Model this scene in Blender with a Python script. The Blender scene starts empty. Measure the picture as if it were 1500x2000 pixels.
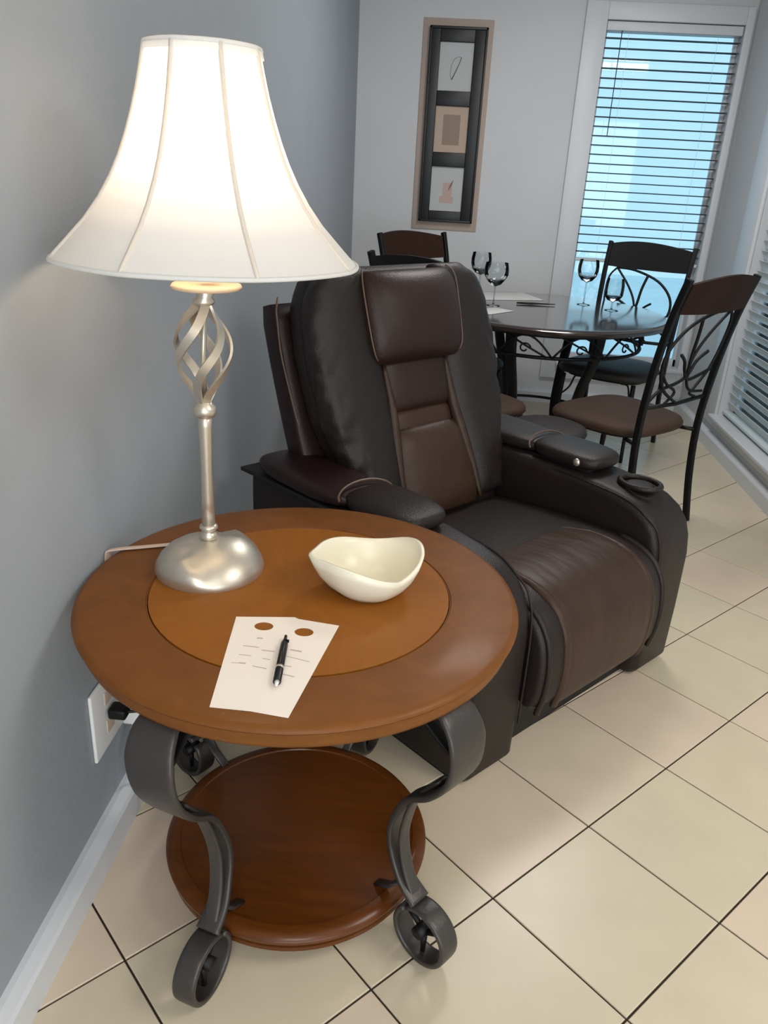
import bpy, bmesh, math, random
from mathutils import Vector, Matrix
random.seed(7)
PI = math.pi
scene = bpy.context.scene
COL = scene.collection

# ------------------------------------------------------------------ camera
cam_d = bpy.data.cameras.new('camera')
cam = bpy.data.objects.new('camera', cam_d); COL.objects.link(cam)
R_ = Vector((0.9948, 0.0871, 0.0510)).normalized()
F_ = Vector((-0.0597, 0.9173, -0.3937)).normalized()
U_ = R_.cross(F_).normalized(); R_ = F_.cross(U_).normalized()
M = Matrix((R_, U_, -F_)).transposed().to_4x4()
M.translation = Vector((0.640, 0.0, 1.391))
cam.matrix_world = M
cam_d.sensor_fit = 'HORIZONTAL'; cam_d.sensor_width = 36.0
cam_d.lens = 1556.33 / 1500 * 36.0
cam_d.clip_start = 0.02
scene.camera = cam

# ------------------------------------------------------------------ world, lights, exposure
w = bpy.data.worlds.new('sky'); scene.world = w; w.use_nodes = True
wn = w.node_tree; bgn = wn.nodes['Background']
bgn.inputs[0].default_value = (0.46, 0.74, 0.90, 1); bgn.inputs[1].default_value = 1.25
vs = scene.view_settings
vs.view_transform = 'Standard'; vs.look = 'None'; vs.gamma = 1.0; vs.use_curve_mapping = False
vs.exposure = 0.0

def area(name, loc, rot, sx, sy, power, col):
    l = bpy.data.lights.new(name, 'AREA'); l.shape = 'RECTANGLE'; l.size = sx; l.size_y = sy
    l.energy = power; l.color = col
    o = bpy.data.objects.new(name, l); COL.objects.link(o); o.location = loc; o.rotation_euler = rot
    return o
area('ceiling_fill_main', (2.6, 0.6, 2.60), (0, 0, 0), 1.0, 1.0, 34, (1.0, 0.95, 0.88))  # added overhead fill for the room, no fixture modelled
area('ceiling_fill_entry', (0.9, -1.5, 2.60), (0, 0, 0), 1.0, 1.0, 34, (1.0, 0.96, 0.90))  # added fill from behind the camera, lifts the low left side
area('ceiling_fill_dining', (1.3, 3.6, 2.60), (0, 0, 0), 0.6, 0.6, 26, (1.0, 0.97, 0.95))  # added weaker fill above the dining set, no fixture
area('front_cool_fill', (1.9, -2.85, 1.15), (PI/2, 0, 0), 3.6, 2.2, 96, (0.84, 0.92, 1.0))  # added cool fill panel inside the front wall
for nm, lc, rt, sx, sy in (('portal_back', (1.795, 5.52, 1.26), (-PI/2, 0, 0), 0.77, 1.96), ('portal_right', (2.37, 3.775, 1.22), (0, PI/2, 0), 2.05, 1.65)):
    area(nm, lc, rt, sx, sy, 1, (1, 1, 1)).data.cycles.is_portal = True

# ------------------------------------------------------------------ materials
def srgb(r, g, b):
    f = lambda c: (c/255/12.92) if c/255 <= 0.04045 else ((c/255+0.055)/1.055)**2.4
    return (f(r), f(g), f(b), 1)
def mat(name, col, rough=0.5, metal=0.0, bump=0.0, bscale=200.0, var=0.0, vscale=3.0, stretch=(1,1,1), spec=0.5, coat=0.0):
    m = bpy.data.materials.new(name); m.use_nodes = True
    nt = m.node_tree; b = nt.nodes['Principled BSDF']
    b.inputs['Base Color'].default_value = col; b.inputs['Roughness'].default_value = rough
    b.inputs['Metallic'].default_value = metal; b.inputs['Specular IOR Level'].default_value = spec
    b.inputs['Coat Weight'].default_value = coat; b.inputs['Coat Roughness'].default_value = 0.15
    tc = nt.nodes.new('ShaderNodeTexCoord'); mp = nt.nodes.new('ShaderNodeMapping')
    mp.inputs['Scale'].default_value = stretch
    nt.links.new(tc.outputs['Object'], mp.inputs['Vector'])
    if var > 0:
        n = nt.nodes.new('ShaderNodeTexNoise'); n.inputs['Scale'].default_value = vscale; n.inputs['Detail'].default_value = 5
        nt.links.new(mp.outputs[0], n.inputs['Vector'])
        r = nt.nodes.new('ShaderNodeValToRGB')
        r.color_ramp.elements[0].position = 0.3; r.color_ramp.elements[1].position = 0.7
        r.color_ramp.elements[0].color = tuple(c*(1-var) for c in col[:3])+(1,)
        r.color_ramp.elements[1].color = tuple(min(1, c*(1+var)) for c in col[:3])+(1,)
        nt.links.new(n.outputs[0], r.inputs[0]); nt.links.new(r.outputs[0], b.inputs['Base Color'])
    if bump > 0:
        n = nt.nodes.new('ShaderNodeTexNoise'); n.inputs['Scale'].default_value = bscale; n.inputs['Detail'].default_value = 3
        nt.links.new(mp.outputs[0], n.inputs['Vector'])
        bp = nt.nodes.new('ShaderNodeBump'); bp.inputs['Strength'].default_value = bump; bp.inputs['Distance'].default_value = 0.01
        nt.links.new(n.outputs[0], bp.inputs['Height']); nt.links.new(bp.outputs[0], b.inputs['Normal'])
    return m
def wood(name, c1, c2, rough=0.3, coat=0.3, along=(1.5, 14, 6), scale=4):
    m = mat(name, c1, rough, coat=coat, spec=0.22); nt = m.node_tree; b = nt.nodes['Principled BSDF']
    tc = nt.nodes.new('ShaderNodeTexCoord'); mp = nt.nodes.new('ShaderNodeMapping'); mp.inputs['Scale'].default_value = along
    n = nt.nodes.new('ShaderNodeTexNoise'); n.inputs['Scale'].default_value = scale; n.inputs['Detail'].default_value = 8; n.inputs['Distortion'].default_value = 0.6
    r = nt.nodes.new('ShaderNodeValToRGB'); r.color_ramp.elements[0].position = 0.32; r.color_ramp.elements[1].position = 0.68
    r.color_ramp.elements[0].color = c1; r.color_ramp.elements[1].color = c2
    nt.links.new(tc.outputs['Object'], mp.inputs[0]); nt.links.new(mp.outputs[0], n.inputs['Vector'])
    nt.links.new(n.outputs[0], r.inputs[0]); nt.links.new(r.outputs[0], b.inputs['Base Color'])
    return m
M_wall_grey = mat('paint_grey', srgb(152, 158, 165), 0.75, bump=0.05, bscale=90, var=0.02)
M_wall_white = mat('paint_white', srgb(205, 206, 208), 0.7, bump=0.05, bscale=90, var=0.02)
M_ceiling = mat('paint_ceiling', srgb(225, 225, 222), 0.8, bump=0.1, bscale=60)
M_trim = mat('paint_trim', srgb(214, 217, 221), 0.4, var=0.02)
M_grout = mat('grout', srgb(48, 38, 30), 0.9, var=0.2, vscale=30)
M_tiles = [mat('ceramic_tile_%d' % i, c, 0.33, var=0.035, vscale=7, bump=0.02, bscale=25) for i, c in enumerate(
    [srgb(208, 195, 170), srgb(206, 195, 169), srgb(210, 195, 172), srgb(204, 192, 167), srgb(213, 195, 173)])]
M_leather = mat('leather_charcoal', srgb(34, 27, 25), 0.42, bump=0.18, bscale=260, var=0.12, vscale=6, spec=0.32)
M_leather_b = mat('leather_brown', srgb(58, 40, 30), 0.45, bump=0.35, bscale=22, var=0.16, vscale=9, spec=0.32)
M_leather_c = mat('leather_brown_creased', srgb(58, 40, 31), 0.45, bump=0.8, bscale=2.4, var=0.14, vscale=3, stretch=(4.5, 1.6, 1.2), spec=0.32)
M_leather_m = mat('leather_maroon', srgb(36, 20, 20), 0.38, bump=0.1, bscale=260, var=0.1, vscale=6, spec=0.32)
M_leather_h = mat('leather_headrest', srgb(43, 27, 22), 0.42, bump=0.12, bscale=200, var=0.12, vscale=6, spec=0.32)
M_piping = mat('piping_tan', srgb(98, 76, 64), 0.4, var=0.1)
M_dark = mat('dark_underframe', srgb(22, 20, 20), 0.6, var=0.1)
M_wood_in = wood('wood_veneer', srgb(139, 82, 20), srgb(145, 87, 23), 0.48, 0.04)
M_wood_out = wood('wood_rim', srgb(108, 64, 22), srgb(120, 72, 28), 0.48, 0.05, along=(3, 3, 12), scale=5)
M_wood_shelf = wood('wood_shelf', srgb(84, 44, 12), srgb(96, 51, 15), 0.34, 0.2)
M_groove = mat('groove_dark', srgb(45, 24, 10), 0.6)
M_iron = mat('wrought_iron', srgb(66, 62, 60), 0.38, 0.35, bump=0.1, bscale=60, var=0.1)
M_black = mat('black_iron', srgb(12, 11, 11), 0.5, 0.0, bump=0.05, bscale=80, spec=0.3)
M_nickel = mat('brushed_nickel', srgb(206, 198, 184), 0.36, 0.8, bump=0.04, bscale=120, stretch=(1, 1, 8))
M_bowl = mat('white_ceramic', srgb(238, 232, 210), 0.3, var=0.02)
M_paper = mat('paper', srgb(242, 232, 222), 0.7, var=0.01)
M_ink = mat('ink_faint', srgb(190, 176, 166), 0.8)
M_pen = mat('pen_black', srgb(10, 10, 11), 0.35)
M_plastic = mat('white_plastic', srgb(228, 228, 226), 0.4)
M_cordgrey = mat('cord_beige', srgb(196, 172, 156), 0.45)
M_tan = mat('tan_border', srgb(178, 160, 148), 0.8, var=0.03)
M_frame = mat('black_frame', srgb(24, 24, 26), 0.45)
M_art1 = mat('art_grey_paper', srgb(188, 190, 190), 0.8)
M_art2 = mat('art_tan_paper', srgb(186, 165, 148), 0.8)
M_art2b = mat('art_brown_wash', srgb(150, 130, 114), 0.8)
M_art3b = mat('art_pink_wash', srgb(188, 165, 155), 0.8)
M_ink2 = mat('ink_dark', srgb(70, 68, 66), 0.8)
M_rust = mat('ink_rust', srgb(125, 95, 82), 0.8)
M_rail = wood('chair_rail_wood', srgb(38, 20, 11), srgb(48, 26, 15), 0.7, 0.0, along=(4, 20, 20))
M_seat = mat('seat_brown', srgb(58, 38, 26), 0.75, bump=0.1, bscale=150, var=0.12, vscale=8)
M_seat_d = mat('seat_dark', srgb(42, 38, 37), 0.6, bump=0.1, bscale=150, var=0.1, vscale=8)
M_ttop = mat('table_dark_top', srgb(52, 44, 42), 0.12, coat=0.6, var=0.15, vscale=8)
M_napkin = mat('placemat', srgb(196, 196, 194), 0.6, var=0.03)
M_slat = mat('slat_backlit_dark', srgb(38, 42, 44), 0.5)  # shade of the backlit slats put into a dark base colour
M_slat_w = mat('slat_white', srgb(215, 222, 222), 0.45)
M_shell_gnd = mat('patio_ground', srgb(215, 226, 230), 0.8, var=0.05)
def glassm(name, tint, rough=0.0):
    m = bpy.data.materials.new(name); m.use_nodes = True; nt = m.node_tree; nt.nodes.clear()
    o = nt.nodes.new('ShaderNodeOutputMaterial'); mx = nt.nodes.new('ShaderNodeMixShader')
    t = nt.nodes.new('ShaderNodeBsdfTransparent'); g = nt.nodes.new('ShaderNodeBsdfGlossy')
    fr = nt.nodes.new('ShaderNodeFresnel'); fr.inputs[0].default_value = 1.45
    t.inputs[0].default_value = tint; g.inputs['Roughness'].default_value = 0.03
    nt.links.new(fr.outputs[0], mx.inputs[0]); nt.links.new(t.outputs[0], mx.inputs[1]); nt.links.new(g.outputs[0], mx.inputs[2])
    nt.links.new(mx.outputs[0], o.inputs[0]); return m
M_glass = glassm('window_glass', (0.93, 0.98, 1, 1))
M_goblet = glassm('goblet_glass', (0.88, 0.91, 0.92, 1))
M_wine = glassm('goblet_tint', (0.34, 0.37, 0.38, 1))
def shade_mat(name, col, tr):
    m = bpy.data.materials.new(name); m.use_nodes = True; nt = m.node_tree; nt.nodes.clear()
    o = nt.nodes.new('ShaderNodeOutputMaterial'); mx = nt.nodes.new('ShaderNodeMixShader'); mx.inputs[0].default_value = tr
    d = nt.nodes.new('ShaderNodeBsdfDiffuse'); t = nt.nodes.new('ShaderNodeBsdfTranslucent')
    wv = nt.nodes.new('ShaderNodeTexNoise'); wv.inputs['Scale'].default_value = 400
    bp = nt.nodes.new('ShaderNodeBump'); bp.inputs['Strength'].default_value = 0.04
    nt.links.new(wv.outputs[0], bp.inputs['Height']); nt.links.new(bp.outputs[0], d.inputs['Normal'])
    d.inputs[0].default_value = col; t.inputs[0].default_value = col
    nt.links.new(d.outputs[0], mx.inputs[1]); nt.links.new(t.outputs[0], mx.inputs[2]); nt.links.new(mx.outputs[0], o.inputs[0]); return m
M_shade = shade_mat('shade_fabric', (0.86, 0.86, 0.85, 1), 0.37)
M_seam = shade_mat('shade_seam', (0.86, 0.78, 0.68, 1), 0.22)
M_bulb = bpy.data.materials.new('bulb_lit'); M_bulb.use_nodes = True
_b = M_bulb.node_tree.nodes['Principled BSDF']; _b.inputs['Emission Color'].default_value = (1.0, 0.77, 0.52, 1); _b.inputs['Emission Strength'].default_value = 42

# ------------------------------------------------------------------ helpers
def mesh_obj(name, verts, faces, m, parent=None, smooth=False, mats=None, fm=None):
    me = bpy.data.meshes.new(name); me.from_pydata([tuple(v) for v in verts], [], faces)
    bm = bmesh.new(); bm.from_mesh(me); bmesh.ops.recalc_face_normals(bm, faces=bm.faces); bm.to_mesh(me); bm.free()
    for mm in (mats or [m]): me.materials.append(mm)
    if fm:
        for i, p in enumerate(me.polygons): p.material_index = fm[i]
    if smooth:
        for p in me.polygons: p.use_smooth = True
    o = bpy.data.objects.new(name, me); COL.objects.link(o)
    if parent: o.parent = parent
    return o
class MB:
    def __init__(s): s.v = []; s.f = []
    def add(s, v, f):
        n = len(s.v); s.v += [Vector(a) for a in v]; s.f += [tuple(i+n for i in q) for q in f]; return s
    def box(s, a, b):
        x0, y0, z0 = a; x1, y1, z1 = b
        return s.add([(x0,y0,z0),(x1,y0,z0),(x1,y1,z0),(x0,y1,z0),(x0,y0,z1),(x1,y0,z1),(x1,y1,z1),(x0,y1,z1)],
                     [(0,3,2,1),(4,5,6,7),(0,1,5,4),(1,2,6,5),(2,3,7,6),(3,0,4,7)])
    def loft(s, rings, cap=True, closed=False):
        n = len(rings[0]); k = len(rings); v = [p for r in rings for p in r]; f = []
        for i in range(k if closed else k-1):
            for j in range(n):
                a = i*n+j; b = i*n+(j+1) % n; i2 = (i+1) % k
                f.append((a, b, i2*n+(j+1) % n, i2*n+j))
        if cap and not closed:
            f.append(tuple(range(n-1, -1, -1))); f.append(tuple((k-1)*n+j for j in range(n)))
        return s.add(v, f)
    def lathe(s, prof, c=(0, 0), n=32, cf=None, cap=True):
        rings = []
        for r, z in prof:
            cx, cy = cf(z) if cf else c
            rings.append([(cx+r*math.cos(2*PI*j/n), cy+r*math.sin(2*PI*j/n), z) for j in range(n)])
        return s.loft(rings, cap)
    def tube(s, pts, r, n=8, closed=False):
        pts = [Vector(p) for p in pts]; rings = []; k = len(pts); up = None
        for i, p in enumerate(pts):
            a = pts[(i-1) % k] if (closed or i > 0) else p; b = pts[(i+1) % k] if (closed or i < k-1) else p
            t = (b-a).normalized()
            if up is None:
                up = Vector((0, 0, 1)) if abs(t.z) < 0.9 else Vector((1, 0, 0))
            x = t.cross(up).normalized(); up = x.cross(t).normalized()
            rr = r[i] if isinstance(r, (list, tuple)) else r
            rings.append([p+x*rr*math.cos(2*PI*j/n)+up*rr*math.sin(2*PI*j/n) for j in range(n)])
        return s.loft(rings, True, closed)
    def sweep(s, pts, side, w, t, e=4.0, n=24, off=0.0):
        """superellipse section swept along pts; side = fixed side vector; w,t lists or numbers (half sizes)"""
        pts = [Vector(p) for p in pts]; side = Vector(side).normalized(); k = len(pts); rings = []
        for i, p in enumerate(pts):
            a = pts[max(i-1, 0)]; b = pts[min(i+1, k-1)]; tg = (b-a).normalized()
            nn = side.cross(tg).normalized()
            ww = w[i] if isinstance(w, (list, tuple)) else w; tt = t[i] if isinstance(t, (list, tuple)) else t
            ring = []
            for j in range(n):
                th = 2*PI*(j+0.5)/n; c, q = math.cos(th), math.sin(th)
                ring.append(p+nn*off+side*ww*math.copysign(abs(c)**(2/e), c)+nn*tt*math.copysign(abs(q)**(2/e), q))
            rings.append(ring)
        return s.loft(rings, True)
    def build(s, name, m, parent=None, smooth=False):
        return mesh_obj(name, s.v, s.f, m, parent, smooth)
def smooth_path(pts, sub=6):
    pts = [Vector(p) for p in pts]; out = []
    for i in range(len(pts)-1):
        p0 = pts[max(i-1, 0)]; p1 = pts[i]; p2 = pts[i+1]; p3 = pts[min(i+2, len(pts)-1)]
        for k in range(sub):
            t = k/sub
            out.append(0.5*((2*p1)+(-p0+p2)*t+(2*p0-5*p1+4*p2-p3)*t*t+(-p0+3*p1-3*p2+p3)*t**3))
    out.append(pts[-1]); return out
def lerp_list(vals, n):
    out = []
    for i in range(n):
        x = i*(len(vals)-1)/(n-1); a = min(int(x), len(vals)-2); t = x-a; out.append(vals[a]*(1-t)+vals[a+1]*t)
    return out
def bevel(o, wdt=0.004, seg=2, ang=35):
    b = o.modifiers.new('bevel', 'BEVEL'); b.width = wdt; b.segments = seg; b.limit_method = 'ANGLE'; b.angle_limit = math.radians(ang)
    for p in o.data.polygons: p.use_smooth = True
    return o
def sharp(o, ang=35):
    for p in o.data.polygons: p.use_smooth = True
    o.data.set_sharp_from_angle(angle=math.radians(ang)); return o
def empty(name, loc, rz=0.0, label=None, cat=None, group=None):
    o = bpy.data.objects.new(name, None); COL.objects.link(o); o.location = loc; o.rotation_euler = (0, 0, rz); o.empty_display_size = 0.05
    if label: o['label'] = label
    if cat: o['category'] = cat
    if group: o['group'] = group
    return o
def tag(o, label, cat, group=None):
    o['label'] = label; o['category'] = cat
    if group: o['group'] = group
    return o
def struct(o): o['kind'] = 'structure'; return o

# ------------------------------------------------------------------ room shell
XR = 2.235; YB = 5.38; XL = -0.015; ZC = 2.65; YF = -3.0; XF = 4.6; YN = 2.7
fl = MB().box((XL, YF, -0.06), (XR, YB, -0.004)).box((XR, YF, -0.06), (XF, YN, -0.004)).build('floor', M_grout)
struct(fl)
def clip(poly, a, b, c):   # keep a*x+b*y<=c
    out = []
    for i in range(len(poly)):
        p, q = poly[i], poly[(i+1) % len(poly)]
        dp = a*p[0]+b*p[1]-c; dq = a*q[0]+b*q[1]-c
        if dp <= 0: out.append(p)
        if dp*dq < 0:
            t = dp/(dp-dq); out.append((p[0]+(q[0]-p[0])*t, p[1]+(q[1]-p[1])*t))
    return out
T = 0.33; g2 = 0.0022; ch = 0.0012
e1 = (math.cos(PI/4), math.sin(PI/4)); e2 = (-math.sin(PI/4), math.cos(PI/4))
OX, OY = 0.600, 1.007
def to_xy(u, v): return (OX+u*e1[0]+v*e2[0], OY+u*e1[1]+v*e2[1])
def tile_geo(poly):
    cx = sum(p[0] for p in poly)/len(poly); cy = sum(p[1] for p in poly)/len(poly); n = len(poly)
    def shr(p, d):
        L = math.hypot(p[0]-cx, p[1]-cy); k = (L-d*1.4)/L; return (cx+(p[0]-cx)*k, cy+(p[1]-cy)*k)
    v = [(p[0], p[1], -0.004) for p in poly]+[(p[0], p[1], -ch) for p in poly]+[shr(p, ch)+(0.0,) for p in poly]
    f = []
    for L in (0, 1):
        for j in range(n): f.append((L*n+j, L*n+(j+1) % n, (L+1)*n+(j+1) % n, (L+1)*n+j))
    f.append(tuple(2*n+j for j in range(n))); return v, f
rest = MB()
for i in range(-22, 30):
    for j in range(-22, 30):
        poly = [to_xy(i*T+g2, j*T+g2), to_xy((i+1)*T-g2, j*T+g2), to_xy((i+1)*T-g2, (j+1)*T-g2), to_xy(i*T+g2, (j+1)*T-g2)]
        cx, cy = to_xy((i+.5)*T, (j+.5)*T)
        regions = [(XL+0.002, XR-0.002, 0.2, YB-0.002)] if cy > 0.25 and cx < XR+0.25 else []
        p1 = clip(clip(clip(clip(poly, 1, 0, XR if cy > 0 else XF), -1, 0, -XL), 0, 1, YB), 0, -1, -YF)
        if cx < XR+0.25 and cy > 0.25:
            if len(p1) >= 3:
                ar = abs(sum(p1[k][0]*p1[(k+1) % len(p1)][1]-p1[(k+1) % len(p1)][0]*p1[k][1] for k in range(len(p1))))/2
                if ar > 0.0015:
                    v, f = tile_geo(p1); mesh_obj('tile', v, f, random.choice(M_tiles), fl)
            if cy < YN:
                p2 = clip(clip(poly, -1, 0, -XR), 0, 1, YN)
                if len(p2) >= 3: v, f = tile_geo(p2); rest.add(v, f)
        elif cy <= 0.25 or cy < YN:
            p2 = clip(clip(clip(clip(poly, 1, 0, XF), -1, 0, -XL), 0, 1, YN), 0, -1, -YF)
            if len(p2) >= 3: v, f = tile_geo(p2); rest.add(v, f)
ro = rest.build('tile_field', M_tiles[0], fl); ro['kind'] = 'stuff'

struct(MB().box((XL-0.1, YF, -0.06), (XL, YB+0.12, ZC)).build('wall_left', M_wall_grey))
# back wall with window hole
WX0, WX1, WZ0, WZ1 = 1.41, 2.18, 0.28, 2.245
wb = MB().box((XL, YB, -0.06), (WX0, YB+0.12, ZC)).box((WX1, YB, -0.06), (XR+0.12, YB+0.12, ZC)).box((WX0, YB, -0.06), (WX1, YB+0.12, WZ0)).box((WX0, YB, WZ1), (WX1, YB+0.12, ZC))
struct(wb.build('wall_back', M_wall_white))
RY0, RY1, RZ0, RZ1 = 2.95, 4.60, 0.19, 2.245
wr = MB().box((XR, RY1, -0.06), (XR+0.12, YB, ZC)).box((XR, YN, -0.06), (XR+0.12, RY0, ZC)).box((XR, RY0, -0.06), (XR+0.12, RY1, RZ0)).box((XR, RY0, RZ1), (XR+0.12, RY1, ZC))
struct(wr.build('wall_right', M_wall_white))
struct(MB().box((XR+0.12, YN, -0.06), (XF, YN+0.12, ZC)).build('wall_nook_return', M_wall_white))
struct(MB().box((XF, YF, -0.06), (XF+0.1, YN+0.12, ZC)).build('wall_far_right', M_wall_white))
struct(MB().box((XL-0.1, YF-0.1, -0.06), (XF+0.1, YF, ZC)).build('wall_front', M_wall_white))
struct(MB().box((XL-0.1, YF-0.1, ZC), (XF+0.1, YN+0.12, ZC+0.1)).box((XL-0.1, YN+0.12, ZC), (XR+0.12, YB+0.12, ZC+0.1)).build('ceiling', M_ceiling))
# baseboards (stepped profile)
def bb(name, a, b, nrm):
    a = Vector(a); b = Vector(b); nrm = Vector(nrm); prof = [(0, 0), (0.036, 0), (0.036, 0.068), (0.031, 0.076), (0.012, 0.082), (0, 0.082)]
    m = MB(); m.loft([[p+nrm*d+Vector((0, 0, z)) for d, z in prof] for p in (a, b)]); struct(m.build(name, M_trim))
bb('baseboard_left', (XL, YF, 0), (XL, YB, 0), (1, 0, 0))
bb('baseboard_back', (XL+0.036, YB, 0), (XR-0.036, YB, 0), (0, -1, 0))
bb('baseboard_right', (XR, YN+0.01, 0), (XR, YB-0.036, 0), (-1, 0, 0))

# back window: casing, sash, glass
w1 = struct(empty('window_1', (0, 0, 0)))
cs = MB(); y0, y1 = YB-0.022, YB-0.0005
cs.box((1.285, y0, WZ0-0.11), (WX0, y1, 2.335)); cs.box((WX1, y0, WZ0-0.11), (XR-0.012, y1, 2.335))
cs.box((WX0, y0, WZ1), (WX1, y1, 2.335)); cs.box((WX0, y0, WZ0-0.11), (WX1, y1, WZ0-0.005))
bevel(cs.build('window_casing', M_trim, w1), 0.003)
bevel(MB().box((WX0-0.03, YB-0.06, WZ0-0.02), (WX1+0.03, YB+0.06, WZ0+0.005)).build('window_sill', M_trim, w1), 0.006)
sh = MB(); ys0, ys1 = YB+0.07, YB+0.105
sh.box((WX0, ys0, WZ0), (WX0+0.02, ys1, WZ1)); sh.box((WX1-0.02, ys0, WZ0), (WX1, ys1, WZ1)); sh.box((WX0, ys0, WZ0), (WX1, ys1, WZ0+0.05)); sh.box((WX0, ys0, WZ1-0.05), (WX1, ys1, WZ1))
bevel(sh.build('window_frame', M_trim, w1), 0.003)
MB().box((WX0+0.02, ys0+0.015, WZ0+0.05), (WX1-0.02, ys0+0.019, WZ1-0.05)).build('pane', M_glass, w1)
# right window
w2 = struct(empty('window_2', (0, 0, 0)))
cs = MB(); x0, x1 = XR-0.02, XR-0.0005
cs.box((x0, RY1, RZ0-0.06), (x1, RY1+0.22, 2.335)); cs.box((x0, RY0-0.12, RZ0-0.06), (x1, RY0, 2.335)); cs.box((x0, RY0, RZ1), (x1, RY1, 2.335)); cs.box((x0, RY0, RZ0-0.06), (x1, RY1, RZ0-0.02))
bevel(cs.build('window_casing', M_trim, w2), 0.003)
bevel(MB().box((XR-0.05, RY0-0.02, RZ0-0.018), (XR+0.07, RY1+0.02, RZ0+0.006)).build('window_sill', M_trim, w2), 0.006)
sh = MB(); xs0, xs1 = XR+0.08, XR+0.115
sh.box((xs0, RY0, RZ0), (xs1, RY0+0.04, RZ1)); sh.box((xs0, RY1-0.04, RZ0), (xs1, RY1, RZ1)); sh.box((xs0, RY0, RZ0), (xs1, RY1, RZ0+0.05)); sh.box((xs0, RY0, RZ1-0.05), (xs1, RY1, RZ1))
bevel(sh.build('window_frame', M_trim, w2), 0.003)
MB().box((xs0+0.015, RY0+0.04, RZ0+0.05), (xs0+0.019, RY1-0.04, RZ1-0.05)).build('pane', M_glass, w2)

# ------------------------------------------------------------------ blinds
def slat_mesh(L, depth=0.046, th=0.0026):
    m = MB(); rings = []
    for x in (0, L):
        top = [(x, -depth/2+depth*k/6, 0.004*(1-((k-3)/3)**2)) for k in range(7)]
        rings.append([Vector(p) for p in top]+[Vector((p[0], p[1], p[2]-th)) for p in reversed(top)])
    return m.loft(rings)
bl = empty('window_blind', (WX0+0.004, YB+0.026, 0), 0, 'open horizontal blind over the blue-lit window in the back wall', 'blind')
LB = WX1-WX0-0.008
bevel(MB().box((0, -0.032, WZ1-0.052), (LB, 0.03, WZ1-0.004)).build('headrail', M_trim, bl), 0.004)
proto = None; z = WZ1-0.085
while z > 0.96:
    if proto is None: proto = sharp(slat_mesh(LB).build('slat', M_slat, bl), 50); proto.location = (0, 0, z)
    else:
        s = proto.copy(); COL.objects.link(s); s.parent = bl; s.location = (0, 0, z)
    z -= 0.0512
bevel(MB().box((0, -0.027, z-0.006), (LB, 0.027, z+0.012)).build('bottom_rail', M_slat_w, bl), 0.004)
for xx in (0.13, LB-0.13):
    MB().tube([(xx, -0.0265, z), (xx, -0.0265, WZ1-0.05)], 0.0008, 5).build('ladder_cord', M_slat_w, bl)
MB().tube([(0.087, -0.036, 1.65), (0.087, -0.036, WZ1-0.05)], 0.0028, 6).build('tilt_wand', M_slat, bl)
b2 = empty('window_blind', (XR+0.045, RY0+0.006, 0), PI/2, 'white slatted blind in the right-hand wall window at the frame edge', 'blind')
LB2 = RY1-RY0-0.012
bevel(MB().box((0, -0.03, RZ1-0.052), (LB2, 0.028, RZ1-0.004)).build('headrail', M_trim, b2), 0.004)
proto = None; z = RZ1-0.085
while z > 0.26:
    if proto is None: proto = sharp(slat_mesh(LB2).build('slat', M_slat_w, b2), 50); proto.location = (0, 0, z); proto.rotation_euler = (1.12, 0, 0)
    else:
        s = proto.copy(); COL.objects.link(s); s.parent = b2; s.rotation_euler = (1.12, 0, 0); s.location = (0, 0, z)
    z -= 0.0512
bevel(MB().box((0, -0.025, z-0.006), (LB2, 0.025, z+0.012)).build('bottom_rail', M_slat_w, b2), 0.004)

# ------------------------------------------------------------------ recliner
ang = math.radians(47.07)
rec = empty('recliner', (1.100, 1.891, 0), ang, 'large dark brown leather recliner with padded headrest beside the round wooden table', 'armchair')
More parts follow.
